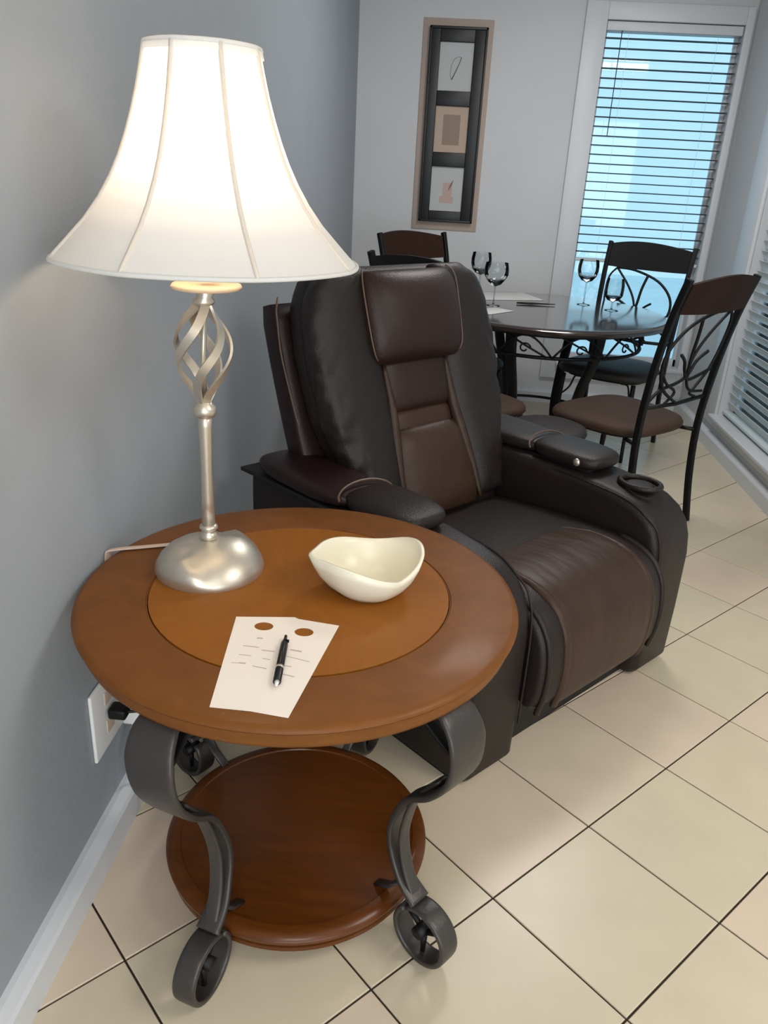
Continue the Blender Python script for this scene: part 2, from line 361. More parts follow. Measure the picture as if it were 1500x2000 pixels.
# local frame: X = u, Y = -v (forward is -Y after rotation of 47 deg), so write points as (u, -v, z)
def Lp(u, v, z): return Vector((u, -v, z))
def prism_uz(profile, u0, u1):
    m = MB(); m.loft([[Lp(u0, v, z) for v, z in profile], [Lp(u1, v, z) for v, z in profile]]); return m
arm_prof = [(-.93, .0), (-.02, .0), (-.004, .03), (0, .2), (0, .38), (-.008, .44), (-.025, .485), (-.055, .52), (-.10, .545), (-.17, .562), (-.28, .572), (-.6, .575), (-.93, .56)]
for sgn in (1, -1):
    a = prism_uz(arm_prof, sgn*.285, sgn*.48).build('arm', M_leather, rec); bevel(a, 0.028, 4, 30)
    # arm piping following the inner top edge
    pp = smooth_path([Lp(sgn*.292, -.001, .12), Lp(sgn*.292, 0.0, .38), Lp(sgn*.292, -.018, .475), Lp(sgn*.292, -.055, .512), Lp(sgn*.292, -.15, .552), Lp(sgn*.292, -.4, .566)], 6)
    MB().tube(pp, 0.003, 6).build('piping', M_leather, a)
    # two-piece arm pad
    def pad(v0, v1, name, wd, th, zc, uc, m):
        n = 15; pts = []; ws = []; ts = []
        for i in range(n):
            b = math.sin((i/(n-1)*2-1)*PI/2)
            pts.append(Lp(uc, v0+(v1-v0)*(b+1)/2, zc)); k = (max(0, 1-abs(b)**3.2))**(1/2.4)
            ws.append(max(0.004, wd*(0.35+0.65*k) if k > 0 else wd*.35)); ts.append(max(0.004, th*(0.3+.7*k)))
        return MB().sweep(pts, (1, 0, 0), ws, ts, 3.2).build(name, m, rec, True)
    fp = pad(-.52, -.265, 'arm_pad', .092, .027, .603, sgn*.392, M_leather)
    rp = pad(-.90, -.49, 'arm_pad', .098, .027, .597, sgn*.405, M_leather_m if sgn < 0 else M_leather)
    pp = [Lp(sgn*.392+.094*math.sin(t), -.502-.03*math.cos(t), .603+.029*math.cos(t)) for t in [(-PI/2)+PI*i/12 for i in range(13)]]
    MB().tube(pp, 0.003, 6).build('piping', M_piping, fp)
    pl = prism_uz([(-.95, .555), (-.30, .572), (-.30, .581), (-.95, .566)], sgn*.33, sgn*.495).build('arm_base_plate', M_dark, rec)
# cup holder / control ring on the right arm
ch_ = MB(); c = Lp(.39, -.155, .565)
ring = [(c+Vector((.05*math.cos(t), .062*math.sin(t), .008-.06*max(0, 0)))) for t in [2*PI*i/28 for i in range(28)]]
ch_.tube(ring, 0.009, 8, True); o = ch_.build('cup_holder_ring', M_leather, rec, True); o['label'] = 'padded oval ring on the arm'
MB().lathe([(0.042, .562), (0.04, .570), (.034, .572), (0.001, .572)], (c.x, c.y), 24).build('cup_holder_well', M_dark, rec, True)
for sgn in (1,):
    MB().lathe([(0.001, 0), (.011, 0), (.013, .004), (.01, .009), (.001, .0105)], (0, 0), 16).build('control_button', M_nickel, rec, True)
    o = bpy.data.objects[-1] if False else [x for x in COL.objects if x.name.startswith('control_button')][-1]
    o.location = Lp(.31, -.33, .603); o.rotation_euler = (0, math.radians(-90), 0)
# base
prism_uz([(-.9, .0), (-.06, .0), (-.06, .14), (-.9, .14)], -.47, .47).build('base_frame', M_dark, rec)
# seat cushion with waterfall footrest
spath = smooth_path([Lp(0, -.62, .42), Lp(0, -.42, .445), Lp(0, -.24, .457), Lp(0, -.10, .456), Lp(0, -.015, .43), Lp(0, .035, .375), Lp(0, .052, .30), Lp(0, .05, .22), Lp(0, .035, .15)], 5)
n = len(spath)
wl = [.282]*n; tl = [.045]*n
for i in range(4): k = [.3, .7, .9, 1][i]; tl[n-1-i] = .045*k; wl[n-1-i] = .282*(.94+.06*k)
def offset_path(path, d):
    out = []
    for i, p in enumerate(path):
        a = path[max(i-1, 0)]; b = path[min(i+1, len(path)-1)]; tg = (b-a).normalized(); nn = Vector((1, 0, 0)).cross(tg).normalized()
        out.append(p+nn*d)
    return out
# normal direction check: want d>0 = outward (up at the seat)
tstn = offset_path(spath, 1)[5]-spath[5]; OS = 1 if tstn.z > 0 else -1
inner = offset_path(spath, -OS*.045)
MB().sweep(inner, (1, 0, 0), wl, tl, 6, 40).build('seat_cushion', M_leather, rec, True)
# brown centre panel of the seat front + channels
i0 = 9
ctr = offset_path(spath[i0:], -OS*.006); nc = len(ctr)
wc = [.195*math.sqrt(min(1, .55+.45*i/3)) for i in range(nc)]
tcn = [.004+.010*min(1, i/4)*min(1, (nc-1-i)/3+.2) for i in range(nc)]
o = MB().sweep(ctr, (1, 0, 0), wc, tcn, 5, 36).build('seat_panel', M_leather_c, rec, True); o['label'] = 'lighter brown creased leather panel'
for sg in (-1, 1):
    pth = [p+Vector((sg*wc[i], 0, 0)) for i, p in enumerate(offset_path(spath[i0:], -OS*.002))]
    MB().sweep(pth, (1, 0, 0), [.004+.010*min(1, i/8) for i in range(nc)], [.002+.007*min(1, i/6) for i in range(nc)], 2, 12).build('seat_piping', M_leather_b, rec, True)
    pth = [p+Vector((sg*.262, 0, 0)) for p in offset_path(spath[14:], -OS*.006)]
    MB().sweep(pth, (1, 0, 0), .009, .008, 2, 12).build('seat_edge_piping', M_leather, rec, True)
# back
TEX_G = bpy.data.textures.new('gathers', 'CLOUDS'); TEX_G.noise_scale = .045; TEX_G.noise_depth = 1
bpts = smooth_path([Lp(0, -.56, .40), Lp(0, -.62, .52), Lp(0, -.70, .70), Lp(0, -.775, .90), Lp(0, -.82, 1.04), Lp(0, -.848, 1.14)], 8)
BN = len(bpts)
tst = offset_path(bpts, 1)[10]-bpts[10]; OB = 1 if tst.y < 0 else -1   # outward = toward -Y (forward)
def bp_at(z):
    for i in range(BN-1):
        if bpts[i].z <= z <= bpts[i+1].z:
            t = (z-bpts[i].z)/(bpts[i+1].z-bpts[i].z); return bpts[i].lerp(bpts[i+1], t)
    return bpts[0] if z < bpts[0].z else bpts[-1]
def back_seg(z0, z1, off, uc, n=15, ease=True):
    out = []
    for i in range(n):
        b = math.sin((i/(n-1)*2-1)*PI/2) if ease else (i/(n-1)*2-1)
        out.append(bp_at(z0+(z1-z0)*(b+1)/2))
    out = offset_path(out, OB*off); return [p+Vector((uc(p.z) if callable(uc) else uc, 0, 0)) for p in out]
def endk(n, p=3.0, q=2.4, mn=.25):
    r = []
    for i in range(n):
        b = math.sin((i/(n-1)*2-1)*PI/2); r.append(mn+(1-mn)*max(0, 1-abs(b)**p)**(1/q))
    return r
def hw(z):   # half width of the whole back
    pts = [(.40, .285), (.52, .30), (.62, .335), (.72, .365), (.9, .375), (1.02, .365), (1.09, .335), (1.13, .28), (1.16, .22)]
    for (a, b), (c2, d) in zip(pts, pts[1:]):
        if a <= z <= c2: return b+(d-b)*(z-a)/(c2-a)
    return pts[0][1] if z < .4 else pts[-1][1]
core = back_seg(.42, 1.14, -.065, 0, 25, False)
MB().sweep(core, (1, 0, 0), [hw(p.z)-.012 for p in core], [.06*(1 if i < 22 else [.9, .7, .4][i-22]) for i in range(25)], 4.5, 36).build('back_cushion', M_leather, rec, True)
shell = back_seg(.10, 1.065, -.155, 0, 21, False)
shell = [Lp(0, -.66, .30)+Vector((0, .1, 0)), Lp(0, -.70, .42)+Vector((0, .1, 0))]+[p for p in shell if p.z > .5]
MB().sweep(shell, (1, 0, 0), [.385 for p in shell], [.05]*(len(shell)-1)+[.03], 7, 36).build('back_shell', M_leather_m, rec, True)
for sg in (-1, 1):
    pth = [p+Vector((sg*(hw(p.z)+.012), 0, 0)) for p in back_seg(.60, 1.08, -.118, 0, 16, False)]
    MB().tube(pth, .003, 6).build('back_piping', M_piping, rec, True)
    # side bolsters
    N = 27
    def mid(z): return sg*(hw(z)+(.13 if z > .70 else .13+.035*(.70-z)/.3))/2
    pts = back_seg(.445, 1.135, -.012, mid, N)
    ek = endk(N, 7, 2.2, .25)
    bo_ = MB().sweep(pts, (1, 0, 0), [(hw(p.z)-(.13 if p.z > .70 else .13+.035*(.70-p.z)/.3))/2*(.8+.2*k) for p, k in zip(pts, ek)], [.056*k for k in ek], 2.6, 28).build('side_bolster', M_leather, rec, True)
    sb = bo_.modifiers.new('subsurf', 'SUBSURF'); sb.levels = 2; sb.render_levels = 2
    vg = bo_.vertex_groups.new(name='edge')
    for v in bo_.data.vertices:
        k_ = (abs(v.co.x)-hw(v.co.z)+.10)/.10; lo = max(0, min(1, (1.0-v.co.z)/.2))
        vg.add([v.index], max(0, min(1, k_))*(.3+.7*lo), 'REPLACE')
    dm = bo_.modifiers.new('gather', 'DISPLACE'); dm.texture = TEX_G; dm.texture_coords = 'LOCAL'; dm.strength = .022; dm.mid_level = .5; dm.vertex_group = 'edge'
    pth = [p+Vector((sg*(.128+.03*max(0, min(1, (.74-p.z)/.2))), 0, 0)) for p in back_seg(.44, .86, .014, 0, 22, False)]
    MB().tube(pth, [.006+.012*math.sin(PI*i/21) for i in range(22)], 8).build('inner_piping', M_leather_b, rec, True)
def pillow(name, z0, z1, w0, w1, off, th, m, e=2.8, N=19, p=4):
    pts = back_seg(z0, z1, off, 0, N); ek = endk(N, p, 2.2, .15)
    o = MB().sweep(pts, (1, 0, 0), [(w0+(w1-w0)*i/(N-1))*(.80+.20*k) for i, k in enumerate(ek)], [th*k for k in ek], e, 32).build(name, m, rec, True); return o
pillow('lower_lumbar_cushion', .43, .685, .165, .140, -.006, .05, M_leather_b)
pillow('lumbar_band', .665, .735, .13, .128, -.014, .035, M_leather_b)
pillow('upper_lumbar_cushion', .725, .90, .134, .138, -.006, .038, M_leather_h)
hr = pillow('headrest', .862, 1.118, .190, .192, .026, .078, M_leather_h, 2.4, 25, 2.6)
for sg in (-1, 1):
    N = 17; pts = back_seg(.875, 1.125, .028, 0, N); ek = endk(N, 5, 2.2, .15)
    MB().tube([p+Vector((sg*(.184+.012*i/N)*(.83+.17*ek[i]), -.024*ek[i], 0)) for i, p in enumerate(pts)], .0026, 6).build('headrest_piping', M_piping, hr, True)

# ------------------------------------------------------------------ round end table
TC = Vector((.405, 1.32, 0)); ZT = .65
et = empty('end_table', TC, 0, 'round two-tier wooden end table with scrolled iron legs in front', 'table')
rim = MB().lathe([(.30, .606), (.390, .604), (.399, .607), (.402, .614), (.402, .634), (.409, .637), (.4115, .641), (.409, .646), (.398, .650), (.2855, .650), (.2845, .648), (.2825, .648), (.2815, .645), (.2815, .606)], (0, 0), 96, cap=False)
o = rim.build('tabletop_rim', M_wood_out, et); sharp(o, 50)
MB().lathe([(.2815, .607), (.2815, .640)], (0, 0), 64).build('tabletop_core', M_groove, et)
wedge = None
for k in range(8):
    if wedge is None:
        m = MB(); n = 8; a0, a1 = -PI/8, PI/8
        arc = [(0.2808*math.cos(a0+(a1-a0)*i/n), 0.2808*math.sin(a0+(a1-a0)*i/n)) for i in range(n+1)]
        poly = [(.0002, 0)]+arc
        m.loft([[(x, y, .638) for x, y in poly], [(x, y, .650) for x, y in poly]])
        wedge = m.build('veneer_wedge', M_wood_in, et); ww = wedge
    else:
        ww = wedge.copy(); COL.objects.link(ww); ww.parent = et
    ww.rotation_euler = (0, 0, math.radians(14)+k*PI/4)
SHZ = -.018
ls = MB().lathe([(.02, .062), (.235, .060), (.262, .062), (.268, .067), (.268, .076), (.258, .080), (.262, .084), (.273, .088), (.275, .097), (.270, .104), (.255, .1085), (.246, .1085), (.244, .106), (.02, .106), (.001, .106)], (0, 0), 80)
lso = sharp(ls.build('lower_shelf', M_wood_shelf, et), 40); lso.location = (.004, -.028, SHZ)
# leg: swept ribbon in (r,z) plane, with scroll foot
def leg_parts(th, tw=0.0):
    c, s = math.cos(th), math.sin(th)
    def P3(r, z, t=0):
        t += tw*max(0, z-.15); return Vector((r*c-t*s, r*s+t*c, z))
    tang = (-s, c, 0)
    main = [(.35, .602), (.392, .582), (.417, .54), (.413, .475), (.372, .412), (.312, .357), (.280, .29), (.274, .24), (.288, .195), (.315, .155), (.350, .130)]
    pm = smooth_path([P3(r, z) for r, z in main], 5); n = len(pm)
    lg = MB().sweep(pm, tang, lerp_list([.030, .040, .044, .042, .034, .022, .017, .017, .018, .021, .023], n), .0065, 5, 16).build('leg', M_iron, et, True)
    # second strand
    sp = smooth_path([P3(.370, .43, .004), P3(.322, .36), P3(.302, .29), P3(.300, .24), P3(.314, .185), P3(.338, .138)], 5)
    MB().sweep(sp, tang, .013, .0045, 4, 12).build('leg_strand', M_iron, lg, True)
    # scroll foot, a closed band round its own centre
    C0 = (.368, .066); rings = []
    pts = [P3(C0[0]+.0585*math.cos(a), C0[1]+.0585*math.sin(a)) for a in [math.radians(125-i*350/36) for i in range(37)]]
    MB().sweep(pts, tang, .022, .006, 5, 16).build('scroll_foot', M_iron, lg, True)
    hub = MB()
    hub.tube([P3(C0[0]-.004, C0[1]+.004, -.019), P3(C0[0]-.004, C0[1]+.004, .019)], [.013, .013], 14)
    for a in (30, 150, 270):
        a = math.radians(a); hub.tube([P3(C0[0], C0[1]), P3(C0[0]+.056*math.cos(a), C0[1]+.056*math.sin(a))], [.007, .0045], 8)
    hub.build('scroll_hub', M_black, lg, True)
    # brace: small curl up to the underside of the top
    cr = smooth_path([P3(.408, .50), P3(.36, .52), P3(.31, .555), P3(.295, .59), P3(.31, .603)], 5)
    MB().sweep(cr, tang, .012, .004, 4, 12).build('leg_brace', M_black, lg, True)
    # collar at the shelf
    MB().sweep([P3(.24, .088), P3(.275, .11), P3(.31, .15)], tang, .010, .004, 4, 12).build('shelf_bracket', M_iron, lg, True)
for a in (-107, -39, 72, 146): leg_parts(math.radians(a), -.11 if a == -107 else 0.0)

# ------------------------------------------------------------------ table lamp
LX, LY = .212, 1.375
def ax(z): return (.028*z+min(.016, .2*max(0, z-.5)), -.075*z)   # slight lean, local z above table
lamp = empty('table_lamp', (LX, LY, ZT), 0, 'lit table lamp with white bell shade and twisted nickel cage stem', 'lamp')
m = MB(); rings = []; NR = 180
prof = [(.104, .0), (.106, .006), (.103, .016), (.095, .029), (.080, .043), (.060, .054), (.040, .062), (.024, .067), (.014, .070)]
for r, z in prof:
    ring = []
    for j in range(NR):
        th = 2*PI*j/NR; ph = 2*th+2.4+38*(.1-r)
        sw = (ph/(2*PI)) % 1.0; saw = (sw**1.6 if sw < .86 else (.5+.5*math.cos(PI*(sw-.86)/.14))*.786)
        k = min(1, z/.02)*min(1, (r-.01)/.03)
        rr = r*(1+.05*(saw-.3)*k); ring.append((rr*math.cos(th), rr*math.sin(th), z+.016*(saw-.15)*k*min(1, z/.02)*min(1, (r-.012)/.06)))
    rings.append(ring)
sharp(m.loft(rings).build('lamp_base', M_nickel, lamp), 60)
cf = lambda z: ax(z)
MB().lathe([(.010, .066), (.017, .070), (.019, .076), (.015, .082), (.012, .086), (.018, .092), (.017, .097), (.011, .100)], cf=cf, n=20).build('lower_collar', M_nickel, lamp, True)
MB().lathe([(.013, .095), (.0115, .15), (.0105, .22), (.0125, .30), (.0125, .322)], cf=cf, n=20).build('pole', M_nickel, lamp, True)
MB().lathe([(.010, .316), (.018, .320), (.0215, .328), (.0205, .337), (.014, .343), (.011, .348)], cf=cf, n=20).build('upper_collar', M_nickel, lamp, True)
cage = MB().tube([ax(z)+(z,) for z in (.34, .42, .53)], .0055, 8).build('cage_rod', M_nickel, lamp, True)
for k in range(5):
    N = 28; pts = []; R = []
    for i in range(N):
        t = i/(N-1); z = .345+.180*t; r = .008+.041*math.sin(PI*t**1.12)**1.15; th = k*2*PI/5+t*2.5+.3
        a = ax(z); pts.append((Vector((a[0]+r*math.cos(th), a[1]+r*math.sin(th), z)), Vector((math.cos(th), math.sin(th), 0))))
    rings = []
    for i, (p, rad) in enumerate(pts):
        tg = (pts[min(i+1, N-1)][0]-pts[max(i-1, 0)][0]).normalized(); sd = tg.cross(rad).normalized(); nn = sd.cross(tg)
        ww = .0075; tt = .0022
        rings.append([p+sd*ww+nn*tt, p-sd*ww+nn*tt, p-sd*ww-nn*tt, p+sd*ww-nn*tt])
    b = MB().loft(rings).build('cage_ribbon', M_nickel, lamp); sharp(b, 50)
MB().lathe([(.009, .516), (.017, .519), (.019, .525), (.013, .531), (.015, .538), (.012, .545)], cf=cf, n=20).build('cage_cap', M_nickel, lamp, True)
MB().lathe([(.018, .540), (.055, .545), (.059, .549), (.056, .553), (.015, .552)], cf=cf, n=32).build('socket_dish', mat('dish_warm_glow', srgb(238, 205, 170), .5), lamp, True)  # bulb's warm glow put into the peach base colour, no emission
MB().lathe([(.015, .565), (.018, .575), (.018, .69), (.014, .703)], cf=cf, n=20).build('bulb_socket', M_plastic, lamp, True)
MB().lathe([(.013, .70), (.016, .715), (.026, .74), (.032, .765), (.031, .79), (.022, .81), (.008, .82), (.001, .821)], cf=cf, n=24).build('bulb', M_bulb, lamp, True)
hp = []
for i in range(25):
    t = PI*i/24; z = .60+.27*math.sin(t)**.8; a = ax(z); hp.append((a[0]+.055*math.cos(t), a[1], z))
MB().tube(hp, .0018, 6).build('harp', M_nickel, lamp, True)
# bell shade
ZS0, ZS1 = .592, .892; RS = .245
rel = [(0, .345), (.1, .372), (.2, .402), (.3, .438), (.4, .48), (.5, .53), (.6, .592), (.7, .668), (.8, .762), (.9, .88), (1, 1.0)]
def rad(t):
    for (a, b), (c2, d) in zip(rel, rel[1:]):
        if a <= t <= c2: return RS*(b+(d-b)*(t-a)/(c2-a))
    return RS
seam0 = math.radians(-103); shade_rings = []; NS = 128; KZ = 40
def shade_pt(t, th, dr=0.0):
    z = ZS1+(ZS0-ZS1)*t; a = ax(z); r = rad(t)
    ph = ((th-seam0) % (PI/4))/(PI/4); sc = 1-.022*math.sin(PI*ph)*(1-.3*t)
    r = r*sc+dr; return Vector((a[0]+r*math.cos(th), a[1]+r*math.sin(th), z))
for side in (0, -.0012):
    for i in (range(KZ+1) if side == 0 else range(KZ, -1, -1)):
        shade_rings.append([shade_pt(i/KZ, 2*PI*j/NS+seam0, side) for j in range(NS)])
# single-skin fabric (a cloth membrane)
sm = MB().loft(shade_rings[:KZ+1], cap=False).build('lamp_shade', M_shade, lamp, True)
for k in range(8):
    th = seam0+k*PI/4
    MB().tube([shade_pt(i/30, th, .0006) for i in range(31)], [.0040]+[.0036]*29+[.0028], 6).build('shade_seam', M_seam, sm, True)
for t, r_, in ((0.0, .0042), (1.0, .0036)):
    tk = [shade_pt(t, 2*PI*j/96+seam0, .0) for j in range(96)]
    m = MB(); m.tube(tk, r_, 8, True)
    if t == 0:
        m.loft([[p+Vector((0, 0, 0)) for p in [shade_pt(0, 2*PI*j/96+seam0, .003) for j in range(96)]], [shade_pt(.035, 2*PI*j/96+seam0, .003) for j in range(96)]], cap=False)
    m.build('shade_rim', M_shade, sm, True)
zt = ZS1-.012; a = ax(zt); m = MB()
for k in range(3):
    th = k*2*PI/3; m.tube([(a[0], a[1], zt-.02), (a[0]+0.083*math.cos(th), a[1]+.083*math.sin(th), zt)], .0016, 6)
m.build('shade_spider', M_nickel, sm, True)
# lamp cord: flat ribbon to the table edge, then down to the outlet
cp = smooth_path([(-.09, .088, .004), (-.15, .062, .004), (-.21, .035, .004), (-.2205, .03, -.004), (-.2215, .028, -.05), (-.2215, .02, -.12), (-.212, .0, -.25), (-.207, -.01, -.32)], 6)
MB().sweep([Vector(p) for p in cp], (.35, .94, 0), .009, .002, 3, 10).build('lamp_cord', M_cordgrey, lamp, True)

# ------------------------------------------------------------------ things on the end table
# folded-rim bowl
m = MB(); n = 64; rings = []; BX, BY = .530, 1.347
outp = [(.045, 0), (.058, .002), (.072, .014), (.086, .034), (.095, .056), (.099, .074)]
def bowl_ring(r, z, k, dr=0):
    ring = []
    for j in range(n):
        th = 2*PI*j/n; wv = .010*math.sin(2*th+.6)+.006*math.cos(3*th-1.0)
        d1 = math.atan2(math.sin(th-math.radians(197)), math.cos(th-math.radians(197))); d2 = math.atan2(math.sin(th-math.radians(-38)), math.cos(th-math.radians(-38)))
        lip = .014*math.exp(-(d1/.25)**2); fold = -.012*math.exp(-(d2/.28)**2)
        rr = r*(1+k*(.04*math.cos(2*th)))+k*(lip+fold)+dr
        ring.append((rr*math.cos(th), rr*math.sin(th), z+k*k*(wv+.9*fold)))
    return ring
for i, (r, z) in enumerate(outp): rings.append(bowl_ring(r, z, i/5))
for i, (r, z) in enumerate(reversed(outp)): 
    k = (5-i)/5; rings.append(bowl_ring(r, z+(.001 if i == 0 else .006), k, -.006))
bo = m.loft(rings).build('ceramic_bowl', M_bowl, None, True); bo.location = (BX, BY, ZT+.0003)
tag(bo, 'empty white ceramic bowl with folded rim on the wooden end table', 'bowl')
# paper card with two round holes
pe = empty('paper_card', (0.4, 1.07, ZT), 0, 'white paper notice with two round holes under the pen on the end table', 'paper')
def hole_sheet(name, outline, holes, z0, z1, m, parent):
    cu = bpy.data.curves.new('tmp', 'CURVE'); cu.dimensions = '2D'; cu.fill_mode = 'BOTH'; cu.extrude = (z1-z0)/2
    for pts in [outline]+holes:
        sp = cu.splines.new('POLY'); sp.points.add(len(pts)-1); sp.use_cyclic_u = True
        for i, p in enumerate(pts): sp.points[i].co = (p[0], p[1], 0, 1)
    co = bpy.data.objects.new('tmp', cu); COL.objects.link(co)
    dg = bpy.context.evaluated_depsgraph_get(); me = bpy.data.meshes.new_from_object(co.evaluated_get(dg))
    bpy.data.objects.remove(co); bpy.data.curves.remove(cu); me.name = name
    for v in me.vertices: v.co.z += (z0+z1)/2
    me.materials.clear(); me.materials.append(m)
    o = bpy.data.objects.new(name, me); COL.objects.link(o); o.parent = parent; return o
def ell(cx, cy, rx, ry, n=28): return [(cx+rx*math.cos(2*PI*i/n), cy+ry*math.sin(2*PI*i/n)) for i in range(n)]
ox, oy = .4, 1.07
outl = [(.310, 1.201), (.412, 1.217), (.420, 1.212), (.494, 1.202), (.456, .937), (.398, .944), (.337, .944)]
outl = [(x-ox, y-oy) for x, y in outl]
hole_sheet('sheet', outl, [ell(.365-ox, 1.178-oy, .0165, .0135), ell(.437-ox, 1.171-oy, .0165, .0135)], .0004, .0012, M_paper, pe)
pr = MB()
def stroke(x0, y0, x1, y1, w_=.0012):
    d = Vector((x1-x0, y1-y0, 0)).normalized(); nn = Vector((-d.y, d.x, 0))*w_
    a = Vector((x0-ox, y0-oy, .00135)); b = Vector((x1-ox, y1-oy, .00135)); pr.add([a-nn, b-nn, b+nn, a+nn], [(0, 1, 2, 3)])
for (x0, y0, x1, y1, w_) in [(.362, 1.139, .372, 1.139, .002), (.345, 1.112, .372, 1.111, .0012), (.378, 1.104, .40, 1.103, .0013), (.424, 1.113, .444, 1.110, .0018), (.422, 1.093, .462, 1.083, .0009),
    (.345, 1.085, .365, 1.085, .001), (.35, 1.062, .362, 1.062, .0017), (.338, 1.061, .35, 1.061, .0009), (.374, 1.057, .398, 1.053, .0011), (.412, 1.046, .446, 1.038, .0011), (.385, 1.08, .398, 1.079, .001), (.42, 1.066, .436, 1.065, .001)]:
    stroke(x0, y0, x1, y1, w_)
o = pr.build('print', M_ink, pe); o['kind'] = 'stuff'
# pen
A = Vector((.424, 1.006, ZT+.0078)); B = Vector((.411, 1.143, ZT+.0078)); L = (B-A).length
pn = empty('pen', (A.x, A.y, ZT+.0078), math.atan2((B-A).y, (B-A).x), 'black ballpoint pen with clip lying on the white paper', 'pen')
MB().tube([(0.006, 0, 0), (.11, 0, 0), (.118, 0, 0)], [.0064, .0064, .0056], 12).build('barrel', M_pen, pn, True)
MB().tube([(.116, 0, 0), (.128, 0, 0), (L, 0, 0)], [.0036, .003, .0026], 10).build('push_button', M_pen, pn, True)
MB().box((.078, -.0045, .0035), (.118, -.0018, .0058)).box((.114, -.0075, .0020), (.118, -.0018, .0058)).build('clip', M_pen, pn)
MB().tube([(-.004, 0, 0), (.006, 0, 0)], [.0018, .0044], 10).build('tip', M_plastic, pn, True)
MB().tube([(.040, 0, 0), (.046, 0, 0)], [.0066, .0066], 12).build('band', M_nickel, pn, True)

# ------------------------------------------------------------------ outlet, plug and white cable on the left wall
op = empty('wall_outlet', (XL, 1.335, .315), 0, 'white wall outlet plate with a black plug below the end table', 'outlet')
bevel(MB().box((.0005, -.075, -.085), (.009, .075, .08)).build('cover_plate', M_plastic, op), .004)
for zz in (-.035, .035):
    bevel(MB().box((.008, -.018, zz-.016), (.011, .018, zz+.016)).build('socket', M_cordgrey, op), .002)
pg = empty('power_plug', (XL+.012, 1.335, .312), 0, 'black plug in the wall outlet with its cord running under the table', 'plug')
bevel(MB().box((0, -.018, -.012), (.038, .018, .012)).build('plug_body', M_black, pg), .005)
MB().tube(smooth_path([(.036, 0, 0), (.07, .01, -.002), (.11, .03, -.02), (.15, .08, -.07), (.16, .16, -.15), (.13, .24, -.25), (.10, .30, -.308)], 6), .0035, 7).build('cord', M_black, pg, True)
ad = empty('power_adapter', (XL+.012, 1.43, .250), 0, 'small white power adapter at the wall under the table with a dangling cable', 'adapter')
bevel(MB().box((-.010, -.026, -.030), (.03, .026, .030)).build('adapter_body', M_plastic, ad), .005)
MB().tube(smooth_path([(.012, -.0, -.03), (.010, -.03, -.055), (.010, -.05, -.10), (.014, -.045, -.15), (.034, -.035, -.185), (.050, .0, -.240), (.06, .08, -.2455)], 6), .004, 7).build('cable', M_plastic, ad, True)

# ------------------------------------------------------------------ wall picture
pc = empty('wall_picture', (.572, YB, 1.64), 0, 'tall black frame holding three small prints in a column', 'picture')
bevel(MB().box((-.208, -.008, -.578), (.2, -.0005, .578)).build('tan_border_panel', M_tan, pc), .002)  # thin flat tan panel reaching past the frame on every side
fx = [-.168, -.104, .096, .170]; fz = [-.53, -.466, -.210, -.130, .124, .204, .458, .536]
fm_ = MB()
fm_.box((fx[0], -.03, fz[0]), (fx[1], -.008, fz[7])); fm_.box((fx[2], -.03, fz[0]), (fx[3], -.008, fz[7]))
for a, b in ((0, 1), (2, 3), (4, 5), (6, 7)): fm_.box((fx[1], -.03, fz[a]), (fx[2], -.008, fz[b]))
bevel(fm_.build('frame', M_frame, pc), .003)
rimm = MB()
for a, b in ((fx[0], fx[0]+.014), (fx[3]-.014, fx[3])): rimm.box((a, -.038, fz[0]), (b, -.03, fz[7]))
for a, b in ((fz[0], fz[0]+.014), (fz[7]-.014, fz[7])): rimm.box((fx[0], -.038, a), (fx[3], -.03, b))
bevel(rimm.build('frame_lip', M_frame, pc), .003)
for (za, zb, mm) in ((fz[1], fz[2], M_art1), (fz[3], fz[4], M_art2), (fz[5], fz[6], M_art1)):
    MB().box((fx[1]+.001, -.016, za+.001), (fx[2]-.001, -.010, zb-.001)).build('print', mm, pc)
MB().box((-.055, -.0168, -.088), (.048, -.016, .078)).build('brown_wash', M_art2b, pc)
MB().box((-.045, -.0168, -.418), (.042, -.016, -.380)).box((-.028, -.0168, -.380), (.030, -.016, -.300)).build('pink_wash', M_art3b, pc)
def ribbon(pts, ws, name, mm, par, y):
    v = []; f = []
    for i, (x, z_) in enumerate(pts):
        a = Vector(pts[max(i-1, 0)]); b = Vector(pts[min(i+1, len(pts)-1)]); d = (b-a).normalized(); nn = Vector((-d.y, d.x))*ws[i]
        v += [(x+nn.x, y, z_+nn.y), (x-nn.x, y, z_-nn.y)]
    for i in range(len(pts)-1): f.append((2*i, 2*i+1, 2*i+3, 2*i+2))
    mesh_obj(name, v, f, mm, par)
ribbon([(-.024+.0, .263), (-.004, .305), (.014, .345), (.026, .380)], [.003, .0022, .0018, .0022], 'ink_stroke', M_ink2, pc, -.0172)
ribbon([(-.026, .262), (-.034, .29), (-.03, .34), (-.014, .372), (.008, .384), (.026, .380)], [.0009]*6, 'ink_stroke', M_ink2, pc, -.0171)
ribbon([(.006, -.345), (.02, -.315), (.034, -.285)], [.0015, .005, .0015], 'rust_stroke', M_rust, pc, -.0172)

